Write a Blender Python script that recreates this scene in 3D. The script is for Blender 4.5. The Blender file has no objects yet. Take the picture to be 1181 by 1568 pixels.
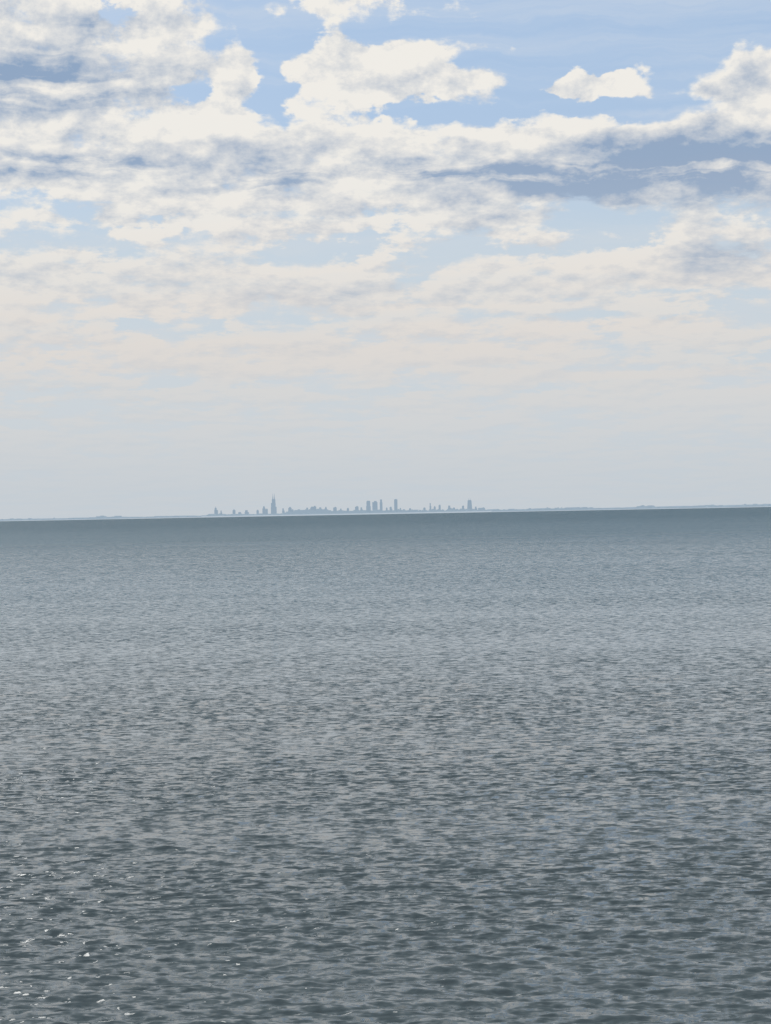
import bpy, math, random
import numpy as np
from mathutils import Matrix, Vector

scene = bpy.context.scene
scene.view_settings.view_transform = 'Standard'
scene.view_settings.look = 'None'
scene.view_settings.exposure = 0
random.seed(4)
rng = np.random.default_rng(11)

SUN_AZ = math.radians(-45)   # measured from +Y (view direction) towards +X
SUN_EL = math.radians(38)

def lin(r, g, b):
    o = []
    for c in (r, g, b):
        c = c / 255.0
        o.append(c / 12.92 if c <= 0.04045 else ((c + 0.055) / 1.055) ** 2.4)
    return o

# ------------------------------------------------------------------ node DSL
class G:
    def __init__(self, nt):
        self.nt = nt
    def node(self, t):
        return self.nt.nodes.new(t)
    def setin(self, sock, v):
        if isinstance(v, S):
            self.nt.links.new(v.s, sock)
        else:
            sock.default_value = v
    def m(self, op, a, b=None, c=None, clamp=False):
        n = self.node('ShaderNodeMath'); n.operation = op; n.use_clamp = clamp
        self.setin(n.inputs[0], a)
        if b is not None: self.setin(n.inputs[1], b)
        if c is not None: self.setin(n.inputs[2], c)
        return S(self, n.outputs[0])
    def comb(self, x, y, z):
        n = self.node('ShaderNodeCombineXYZ')
        for i, v in enumerate((x, y, z)): self.setin(n.inputs[i], v)
        return S(self, n.outputs[0])
    def sep(self, v):
        n = self.node('ShaderNodeSeparateXYZ'); self.setin(n.inputs[0], v)
        return [S(self, o) for o in n.outputs]
    def noise(self, vec, scale=1.0, detail=6.0, rough=0.55, lac=2.0, dist=0.0, color=False):
        n = self.node('ShaderNodeTexNoise')
        self.setin(n.inputs['Vector'], vec)
        n.inputs['Scale'].default_value = scale
        n.inputs['Detail'].default_value = detail
        n.inputs['Roughness'].default_value = rough
        n.inputs['Lacunarity'].default_value = lac
        n.inputs['Distortion'].default_value = dist
        return S(self, n.outputs[1 if color else 0])
    def smooth(self, v, a, b, lo=0.0, hi=1.0):
        n = self.node('ShaderNodeMapRange'); n.interpolation_type = 'SMOOTHSTEP'
        self.setin(n.inputs['Value'], v)
        for k, q in (('From Min', a), ('From Max', b), ('To Min', lo), ('To Max', hi)):
            n.inputs[k].default_value = q
        return S(self, n.outputs[0])
    def mix(self, f, a, b):
        n = self.node('ShaderNodeMix'); n.data_type = 'RGBA'
        self.setin(n.inputs[0], f)
        for i, v in ((6, a), (7, b)):
            if isinstance(v, S): self.nt.links.new(v.s, n.inputs[i])
            else: n.inputs[i].default_value = (v[0], v[1], v[2], 1)
        return S(self, n.outputs[2])
    def vm(self, op, a, b=None, scale=None):
        n = self.node('ShaderNodeVectorMath'); n.operation = op
        self.setin(n.inputs[0], a)
        if b is not None: self.setin(n.inputs[1], b)
        if scale is not None: self.setin(n.inputs['Scale'], scale)
        return S(self, n.outputs[0])

class S:
    def __init__(self, g, s): self.g = g; self.s = s
    def __add__(self, o): return self.g.m('ADD', self, o)
    __radd__ = __add__
    def __sub__(self, o): return self.g.m('SUBTRACT', self, o)
    def __rsub__(self, o): return self.g.m('SUBTRACT', o, self)
    def __mul__(self, o): return self.g.m('MULTIPLY', self, o)
    __rmul__ = __mul__
    def __truediv__(self, o): return self.g.m('DIVIDE', self, o)

# ------------------------------------------------------------------ sky
world = bpy.data.worlds.new("sky")
scene.world = world
world.use_nodes = True
try:
    world.cycles.sampling_method = 'NONE'
except Exception:
    pass
nt = world.node_tree
nt.nodes.clear()
g = G(nt)
BG = 0.10
sky = g.node('ShaderNodeTexSky'); sky.sky_type = 'NISHITA'; sky.sun_disc = False
sky.sun_elevation = SUN_EL; sky.sun_rotation = SUN_AZ
sky.air_density = 1.0; sky.dust_density = 1.2; sky.ozone_density = 2.0
tc = g.node('ShaderNodeTexCoord')
D = S(g, tc.outputs['Generated'])
dx, dy, dz = g.sep(D)
az = g.m('ARCTAN2', dx, dy) * 10.0
el = g.m('ARCSINE', g.m('MINIMUM', g.m('MAXIMUM', dz, -1.0), 1.0)) * 10.0
elc = g.m('MAXIMUM', el, 0.0)
hy = g.m('LOGARITHM', elc + 0.25, math.e) * 3.6
P = g.comb(dx * 10.0, dy * 10.0, hy)
W = g.noise(P, 2.2, 4, 0.6, color=True)
wx, wy, wz = g.sep(W)
Xw = az + (wx - 0.5) * 0.60
Yw = el + (wy - 0.5) * 0.32
U = 292.6
def gs(px, py, rx, ry, X=None, Y=None):
    cx = (px - 590) / U
    cy = (786 - 0.0187 * (px - 590) - py) / U
    X = X or Xw; Y = Y or Yw
    a = (X - cx) * (U / rx); b = (Y - cy) * (U / ry)
    return g.m('EXPONENT', (a * a + b * b) * -1.0)
def total(lst, X=None, Y=None):
    t = None
    for (amp, px, py, rx, ry) in lst:
        e = gs(px, py, rx, ry, X, Y) * amp
        t = e if t is None else t + e
    return t
cov = total([
    (-0.75, 960, 60, 340, 88), (-0.62, 430, 55, 85, 42), (-0.65, 1000, 180, 110, 22),
    (-0.68, 442, 150, 28, 44), (-0.55, 700, 176, 130, 13), (-0.45, 835, 115, 40, 36), (-0.35, 1040, 120, 45, 40),
    (0.75, 590, 112, 90, 32), (0.60, 700, 138, 100, 15), (0.80, 920, 140, 65, 20),
    (0.42, 806, 92, 20, 12), (0.9, 1160, 150, 75, 40), (0.22, 130, 100, 260, 110),
    (0.55, 385, 120, 32, 50), (0.40, 600, 250, 1300, 55), (-0.32, 560, 372, 430, 22), (-0.45, 310, 150, 55, 16),
    (-0.30, 60, 370, 180, 18), (-0.25, 130, 320, 120, 12), (-0.22, 900, 345, 120, 14), (-0.35, 250, 30, 120, 16),
    (-0.30, 460, 200, 60, 10), (-0.06, 500, 510, 900, 30), (0.18, 600, 440, 1300, 26),
    (0.34, 1000, 275, 260, 38), (0.3, 60, 145, 180, 50)]) + 0.11
n1 = g.noise(P, 2.7, 10, 0.61)
n1u = g.noise(g.vm('ADD', P, (-0.03, 0.0, 0.10)), 2.7, 7, 0.61)
n2 = g.noise(g.vm('ADD', P, (7.3, 2.0, 4.1)), 7.0, 5, 0.6)
# long streaks
st = g.noise(g.comb(dx * 3.4, dy * 3.4, el * 7.5 + (wx - 0.5) * 1.6), 1.0, 6, 0.60)
st2 = g.noise(g.comb(dx * 4.0, dy * 4.0, el * 12.0 + (wx - 0.5) * 2.6), 1.0, 4, 0.55)
stm = g.smooth(st2, 0.34, 0.60)
dens = cov + (n1 - 0.5) * 1.8 + (n2 - 0.5) * 0.55 + (st - 0.5) * 0.9
# crisp edges in places, thin ragged ones elsewhere
soft = g.smooth(wz, 0.38, 0.60, 0.16, 0.42)
cover = (dens + 0.14) / soft
cover = g.m('MINIMUM', g.m('MAXIMUM', cover, 0.0), 1.0)
cover = cover * cover * (3.0 - cover * 2.0)
thick = g.smooth(dens, 0.15, 0.9)
relief = n1u - n1                             # >0 : denser above -> shaded base
dark = total([
    (1.0, 50, 142, 200, 46), (1.0, 110, 264, 210, 27), (0.9, 420, 285, 95, 22),
    (1.1, 990, 276, 250, 42), (0.95, 1160, 255, 150, 38), (0.8, 1110, 405, 105, 30), (0.7, 90, 622, 200, 24),
    (0.8, 660, 260, 70, 14), (0.5, 560, 455, 170, 14), (0.6, 820, 278, 120, 18), (0.4, 190, 60, 80, 18),
    (0.35, 650, 330, 500, 14), (-0.30, 600, 205, 600, 22), (0.35, 620, 135, 60, 12)],
    az + (wx - 0.5) * 0.8, el + (wy - 0.5) * 0.20)
dark = g.m('MINIMUM', dark, 1.0)
shade = dark * (stm * 0.80 + (n2 - 0.5) * 0.45 + 0.24) + relief * 3.0 + (wz - 0.5) * 0.6 + (0.5 - n2) * 0.55 + thick * 0.24 + 0.08
shade = g.m('MINIMUM', g.m('MAXIMUM', shade, 0.0), 1.0)
k = 1.0 / BG
def C(r, gg, b): return [c * k for c in lin(r, gg, b)]
lowf = g.smooth(el, 0.5, 1.8)
lit = g.mix(lowf, C(224, 218, 212), C(240, 237, 231))
dk = g.mix(lowf, C(184, 197, 209), C(143, 166, 195))
ccol = g.mix(shade, lit, dk)
veil = g.smooth(st, 0.30, 0.70, 0.68, 0.86)
vcol = g.mix(g.smooth(st, 0.40, 0.72, 0.0, 0.55), C(176, 201, 231), C(205, 215, 228))
blue = g.mix(veil, S(g, sky.outputs[0]), vcol)
blue = g.mix(g.smooth(el, 1.2, 2.0, 0.75, 0.0), blue, C(200, 215, 225))
col = g.mix(cover, blue, ccol)
# haze towards the horizon
e2 = elc * (1 / 1.15)
hz = g.m('EXPONENT', e2 * e2 * -1.0)
hcol = g.mix(g.smooth(el, 0.0, 0.7), C(196, 204, 211), C(207, 211, 214))
hstreak = g.smooth(st, 0.38, 0.64)
hcol = g.mix(hstreak * g.smooth(el, 0.45, 1.0) * 0.75, hcol, C(221, 213, 207))
col = g.mix(hz * 0.93, col, hcol)
bg = g.node('ShaderNodeBackground'); nt.links.new(col.s, bg.inputs[0]); bg.inputs[1].default_value = BG
wo = g.node('ShaderNodeOutputWorld'); nt.links.new(bg.outputs[0], wo.inputs[0])

# ------------------------------------------------------------------ sun (veiled by cloud above the frame)
sl = bpy.data.lights.new("sun", 'SUN'); sl.energy = 1.5; sl.angle = math.radians(26); sl.color = (1, 0.98, 0.94)
so = bpy.data.objects.new("sun", sl); scene.collection.objects.link(so)
sd = Vector((math.sin(SUN_AZ) * math.cos(SUN_EL), math.cos(SUN_AZ) * math.cos(SUN_EL), math.sin(SUN_EL)))
so.rotation_euler = sd.to_track_quat('Z', 'Y').to_euler()
so.location = (-60, 20, 80)

# ------------------------------------------------------------------ water
CAM_H = 10.0
ys = [14.0]
while ys[-1] < 90000:
    y = ys[-1]
    ys.append(y + max(0.045, y * y * 2.9e-5) if y < 3000 else y * 1.25)
ys = np.array(ys)
inner = np.linspace(-1, 1, 860)
outer = np.array([1.3, 1.8, 3, 6, 12, 30])
us = np.concatenate([-outer[::-1], inner, outer])
Yg, Ug = np.meshgrid(ys, us, indexing='ij')
Xg = Ug * (9 + 0.235 * Yg)
dyg = np.gradient(ys)[:, None]
dxg = (9 + 0.235 * Yg) * (2 / 859)
Z = np.zeros_like(Yg)
NW = 130
lam = np.exp(rng.uniform(np.log(0.26), np.log(2.2), NW))
th = rng.normal(0, 0.38, NW) + math.radians(10)
ph = rng.uniform(0, 2 * np.pi, NW)
for i in range(NW):
    kk = 2 * np.pi / lam[i]
    slope = 0.033 if lam[i] < 0.6 else 0.033 * (0.6 / lam[i]) ** 0.9
    a = slope / kk
    kx, ky = kk * math.sin(th[i]), kk * math.cos(th[i])
    att = np.clip((lam[i] / np.maximum(dyg, dxg * 0.8) - 3) / 3, 0, 1)
    Z += a * att * np.sin(kx * Xg + ky * Yg + ph[i])
Z *= np.where(np.abs(Ug) <= 1, 1, 0)
nr, nc = Z.shape
co = np.stack([Xg, Yg, Z], -1).reshape(-1, 3).astype(np.float32)
idx = np.arange(nr * nc).reshape(nr, nc)
quads = np.stack([idx[:-1, :-1], idx[:-1, 1:], idx[1:, 1:], idx[1:, :-1]], -1).reshape(-1, 4)
me = bpy.data.meshes.new("lake_water")
me.vertices.add(len(co)); me.vertices.foreach_set('co', co.ravel())
me.loops.add(quads.size); me.loops.foreach_set('vertex_index', quads.ravel().astype(np.int32))
me.polygons.add(len(quads))
me.polygons.foreach_set('loop_start', np.arange(0, quads.size, 4, dtype=np.int32))
me.polygons.foreach_set('loop_total', np.full(len(quads), 4, dtype=np.int32))
me.polygons.foreach_set('use_smooth', np.ones(len(quads), dtype=bool))
me.update(); me.validate()
water = bpy.data.objects.new("lake_water", me); scene.collection.objects.link(water)

mat = bpy.data.materials.new("lake_water_surface"); mat.use_nodes = True
nt = mat.node_tree; nt.nodes.clear(); g = G(nt)
geo = g.node('ShaderNodeNewGeometry')
pos = S(g, geo.outputs['Position']); nrm = S(g, geo.outputs['Normal'])
px, py, pz = g.sep(pos)
def slopes(vec, scale, detail, rough, ax, ay):
    c = g.noise(vec, scale, detail, rough, color=True)
    c = g.vm('SUBTRACT', c, (0.5, 0.5, 0.5))
    return g.vm('MULTIPLY', c, (ax, ay, 0.0))
p1 = g.comb(px * 0.48 + py * 0.08, py, 0.0)
rip = slopes(p1, 4.6, 2, 0.6, 1.6, 3.2)
mid = slopes(g.vm('ADD', p1, (31.0, 7.0, 3.0)), 1.9, 2, 0.5, 0.8, 1.6)
mid = g.vm('SCALE', mid, scale=g.smooth(py, 45, 170, 0.25, 1.0))
# broader wind waves, higher offshore than in the lee of the near shore
swell = slopes(g.vm('ADD', g.comb(px * 0.62 + py * 0.06, py * 0.7, 0.0), (11.0, 3.0, 9.0)), 0.62, 3, 0.6, 0.8, 1.7)
swell = g.vm('SCALE', swell, scale=g.smooth(py, 130, 420, 0.0, 1.0))
patch = g.noise(g.comb(px * 0.010, py * 0.045, 2.0), 1.0, 4, 0.6)
pf = g.smooth(patch, 0.35, 0.65, 0.75, 1.2)
rs = g.vm('SCALE', g.vm('ADD', g.vm('ADD', rip, mid), swell), scale=pf)
# waves driven towards the near shore: their near faces are the steeper, better seen ones
bias = g.smooth(py, 40.0, 400.0, -0.02, -0.15) + g.smooth(patch, 0.35, 0.65, 0.03, -0.05)
far = g.smooth(py, 300.0, 2500.0, 0.0, -0.20)
Nn = g.vm('NORMALIZE', g.vm('ADD', g.vm('ADD', nrm, rs), g.comb(0.0, bias + far, 0.0)))
bs = g.node('ShaderNodeBsdfPrincipled')
body = g.mix(g.smooth(py, 30, 300), (0.072, 0.100, 0.112), (0.046, 0.122, 0.172))
nt.links.new(body.s, bs.inputs['Base Color'])
rg = g.smooth(py, 90, 900, 0.05, 0.30)         # unresolved ripples offshore act as roughness
nt.links.new(rg.s, bs.inputs['Roughness'])
bs.inputs['IOR'].default_value = 1.333
nt.links.new(Nn.s, bs.inputs['Normal'])
out = g.node('ShaderNodeOutputMaterial'); nt.links.new(bs.outputs[0], out.inputs[0])
me.materials.append(mat)

# ------------------------------------------------------------------ materials for the far shore
# 45 km of lake air: only part of the surface light gets through, the rest is blue-grey airlight
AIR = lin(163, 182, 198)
def simple(name, c1, c2, scale=0.02, rough=0.7, t=0.40):
    m = bpy.data.materials.new(name); m.use_nodes = True
    nt = m.node_tree; b = nt.nodes['Principled BSDF']; g = G(nt)
    geo = g.node('ShaderNodeNewGeometry')
    f = g.noise(S(g, geo.outputs['Position']), scale, 3, 0.5)
    c = g.mix(f, c1, c2); nt.links.new(c.s, b.inputs['Base Color'])
    b.inputs['Roughness'].default_value = rough
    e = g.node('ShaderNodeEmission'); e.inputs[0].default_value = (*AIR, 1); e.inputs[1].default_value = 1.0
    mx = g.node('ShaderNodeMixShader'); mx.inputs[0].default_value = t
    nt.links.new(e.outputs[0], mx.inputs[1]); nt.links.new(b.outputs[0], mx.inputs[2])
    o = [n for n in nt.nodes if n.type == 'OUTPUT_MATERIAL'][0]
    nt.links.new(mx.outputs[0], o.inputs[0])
    return m
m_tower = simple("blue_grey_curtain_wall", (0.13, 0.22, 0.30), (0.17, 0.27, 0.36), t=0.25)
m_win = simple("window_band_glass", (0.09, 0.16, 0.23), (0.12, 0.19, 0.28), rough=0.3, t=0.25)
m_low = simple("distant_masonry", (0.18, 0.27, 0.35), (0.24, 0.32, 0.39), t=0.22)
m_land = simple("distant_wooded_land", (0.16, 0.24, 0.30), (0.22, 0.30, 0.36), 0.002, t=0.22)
m_mirage = simple("pale_mirage_strip", (0.58, 0.62, 0.64), (0.68, 0.72, 0.74), 0.002, t=0.40)  # pale colour painted in for the mirage band along the waterline

DIST = 45000.0
PX = DIST / 2926.0          # metres on the far shore per photo pixel
def X_(px): return (px - 590) * PX
def hor(px): return 786.5 - 0.0187 * (px - 590)
def newobj(name, verts, faces, mats, mi=None, parent=None, loc=None):
    me = bpy.data.meshes.new(name); me.from_pydata(verts, [], faces)
    for m in mats: me.materials.append(m)
    if mi: me.polygons.foreach_set('material_index', mi)
    me.update()
    o = bpy.data.objects.new(name, me); scene.collection.objects.link(o)
    if parent: o.parent = parent
    if loc: o.location = loc
    return o
class MB:
    def __init__(s): s.v = []; s.f = []; s.m = []
    def frustum(s, x, y, z0, z1, w0, d0, w1, d1, m=0, n=4):
        b = len(s.v)
        if n == 4:
            for (w, d, z) in ((w0, d0, z0), (w1, d1, z1)):
                s.v += [(x - w/2, y - d/2, z), (x + w/2, y - d/2, z), (x + w/2, y + d/2, z), (x - w/2, y + d/2, z)]
        else:
            for (w, d, z) in ((w0, d0, z0), (w1, d1, z1)):
                s.v += [(x + w/2*math.cos(2*math.pi*i/n), y + d/2*math.sin(2*math.pi*i/n), z) for i in range(n)]
        for i in range(n):
            j = (i + 1) % n
            s.f.append((b+i, b+j, b+n+j, b+n+i)); s.m.append(m)
        s.f.append(tuple(b+n+i for i in range(n))); s.m.append(m)
        s.f.append(tuple(b+n-1-i for i in range(n))); s.m.append(m)
    def box(s, x, y, z0, z1, w, d, m=0): s.frustum(x, y, z0, z1, w, d, w, d, m)
    def floors(s, x, y, z0, z1, w, d, step=12.0, taper=None):
        """glass core with proud floor bands"""
        t = taper or 1.0
        s.frustum(x, y, z0, z1, w, d, w*t, d*t, 1)
        z = z0
        while z < z1 - 3:
            q = 1 + (t - 1) * (z - z0) / (z1 - z0)
            s.box(x, y, z, z + step*0.45, w*q + 2, d*q + 2, 0); z += step
        s.box(x, y, z1, z1 + 4, w*t + 2, d*t + 2, 0)
def emit(name, mb, px, y=DIST):
    return newobj(name, mb.v, mb.f, [m_tower, m_win], mb.m, loc=(X_(px), y, 0))
def H(px, top): return (hor(px) - top) * PX + CAM_H

mb = MB(); h = H(419, 757)
mb.floors(0, 0, 0, h*0.42, 128, 110); mb.floors(-8, 0, h*0.42+4, h*0.60, 102, 96)
mb.floors(0, 0, h*0.60+4, h*0.77, 78, 70)
for sx in (-18, 18):
    mb.frustum(sx, 0, h*0.77+4, h*0.87, 24, 24, 18, 18, 0, 8); mb.frustum(sx, 0, h*0.87, h*1.04, 14, 14, 5, 5, 0, 8)
emit("setback_skyscraper_with_antennas", mb, 419)
mb = MB(); h = H(719, 765)
mb.floors(0, 0, 0, h*0.93, 125, 90, taper=0.68); mb.box(0, 0, h*0.93+4, h*0.97, 60, 50)
for sx in (-18, 18): mb.frustum(sx, 0, h*0.97, h*1.12, 8, 8, 3, 3, 0, 8)
emit("tapered_skyscraper_with_antennas", mb, 719)
mb = MB(); h = H(606, 765)
mb.floors(0, 0, 0, h, 76, 60); mb.box(0, 0, h+4, h+14, 40, 40)
emit("slender_square_skyscraper", mb, 606)
mb = MB(); h = H(565, 767)
mb.floors(0, 0, 0, h*0.6, 105, 80); mb.floors(0, 0, h*0.6+4, h*0.93, 88, 70); mb.frustum(0, 0, h*0.93+4, h*1.02, 90, 60, 60, 50, 0)
emit("crowned_skyscraper", mb, 564)
mb = MB(); h = H(575, 767)
mb.floors(0, 0, 0, h*0.9, 120, 90); mb.box(10, 0, h*0.9+4, h, 60, 50)
emit("broad_skyscraper", mb, 574)
mb = MB(); h = H(583, 765)
mb.floors(0, 0, 0, h*0.8, 62, 60); mb.floors(0, 0, h*0.8+4, h, 46, 46)
emit("stepped_skyscraper", mb, 583.5)
mb = MB(); h = H(404, 775)
mb.floors(0, 0, 0, h*0.75, 70, 60); mb.frustum(0, 0, h*0.75+4, h, 56, 50, 22, 22, 0)
emit("pyramid_roof_skyscraper", mb, 404)
mb = MB(); h = H(330, 776)
mb.floors(0, 0, 0, h*0.7, 58, 50); mb.floors(0, 0, h*0.7+4, h*0.88, 42, 42); mb.frustum(0, 0, h*0.88+4, h*1.05, 14, 14, 4, 4, 0, 8)
emit("spired_skyscraper", mb, 330)

rest = [(336,781,50),(342,782,40),(359,780,85),(364,784,60),(380,781.5,90),(396,780.5,60),(411,779,55),
        (431,778.5,60),(442,776,85),(449,780,60),(470,777.5,70),(476,775.5,90),(483,775,80),(490,777,75),(500,776,50),
        (514,776.5,80),(521,779,50),(533,777.5,60),(546,775,75),(553,777,60),(592,777,45),(598,776,50),
        (613,778,50),(627,778,50),(650,777,60),(659,770.5,42),(665,775,55),(672,773,42),(687,774.5,80),(694,777,60),
        (710,774,52),(729,776,60),(738,777,50)]
for i, (px_, top, w) in enumerate(rest):
    mb = MB(); h = H(px_, top); w = w * random.uniform(0.85, 1.1); kind = i % 3
    yy = random.uniform(-900, 900)
    if kind == 0:
        mb.floors(0, 0, 0, h*0.92, w, w*0.8); mb.box(w*0.1, 0, h*0.92+4, h*1.02, w*0.4, w*0.4)
    elif kind == 1:
        mb.floors(0, 0, 0, h*0.7, w, w*0.8); mb.floors(-w*0.1, 0, h*0.7+4, h, w*0.6, w*0.6)
    else:
        mb.floors(0, 0, 0, h*0.85, w*0.85, w*0.8); mb.frustum(0, 0, h*0.85+4, h, w*0.7, w*0.6, w*0.3, w*0.3, 0)
    emit("high_rise_building", mb, px_, DIST + yy)

mb = MB()
def low(px0, px1, n, hmin, hmax, wmin=40, wmax=150):
    for _ in range(n):
        p = random.uniform(px0, px1)
        h = random.uniform(hmin, hmax) * random.uniform(0.7, 1.0)
        w = random.uniform(wmin, wmax); y = random.uniform(-1500, 1500)
        mb.box(X_(p), DIST + y, 0, h, w, w * 0.7, 0)
        if random.random() < 0.5: mb.box(X_(p) + w*0.1, DIST + y, h, h + 14, w * 0.4, w * 0.3, 1)
low(325, 460, 60, 40, 75); low(440, 560, 130, 60, 120); low(455, 500, 60, 100, 165); low(545, 620, 60, 60, 125)
low(620, 745, 90, 50, 105); low(745, 860, 50, 35, 75); low(860, 1250, 60, 30, 75, 60, 260); low(-80, 325, 50, 25, 55, 60, 260)
low(970, 1010, 8, 70, 95, 80, 260); low(1060, 1080, 5, 65, 80, 80, 260); low(870, 890, 5, 65, 90, 80, 260); low(1145, 1165, 5, 65, 85, 80, 260)
low(150, 180, 6, 55, 80, 80, 260)
newobj("distant_low_buildings", mb.v, mb.f, [m_low, m_land], mb.m)

v = []; f = []
xs = np.arange(-80, 1260, 0.8)
nn = rng.normal(0, 1, len(xs)); nn = np.convolve(nn, np.ones(5)/5, 'same') * 2.0
for i, p in enumerate(xs):
    base = 34 if p < 330 else (46 if p < 860 else 42)
    hh = max(18, base + 9 * nn[i] + 8 * math.sin(p * 0.05) * math.sin(p * 0.013))
    b0 = 28 if 320 < p < 745 else 14  # top of the pale strip that imitates the mirage, higher below the towers
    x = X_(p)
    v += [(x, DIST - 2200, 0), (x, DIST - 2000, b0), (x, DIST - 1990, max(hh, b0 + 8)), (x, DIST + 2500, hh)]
fi = []
for i in range(len(xs) - 1):
    a = i * 4
    for q in range(3):
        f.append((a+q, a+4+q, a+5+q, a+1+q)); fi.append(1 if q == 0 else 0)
newobj("distant_shoreline", v, f, [m_land, m_mirage], fi)

# ------------------------------------------------------------------ camera
cd = bpy.data.cameras.new("camera"); cam = bpy.data.objects.new("camera", cd); scene.collection.objects.link(cam)
cd.sensor_fit = 'VERTICAL'; cd.sensor_height = 36; cd.sensor_width = 36
cd.lens = 18 / math.tan(math.radians(15))
cd.clip_start = 0.5; cd.clip_end = 250000
cam.matrix_world = Matrix.Translation((0, 0, CAM_H)) @ Matrix.Rotation(math.radians(90.05), 4, 'X') @ Matrix.Rotation(math.radians(-1.07), 4, 'Z')
scene.camera = cam
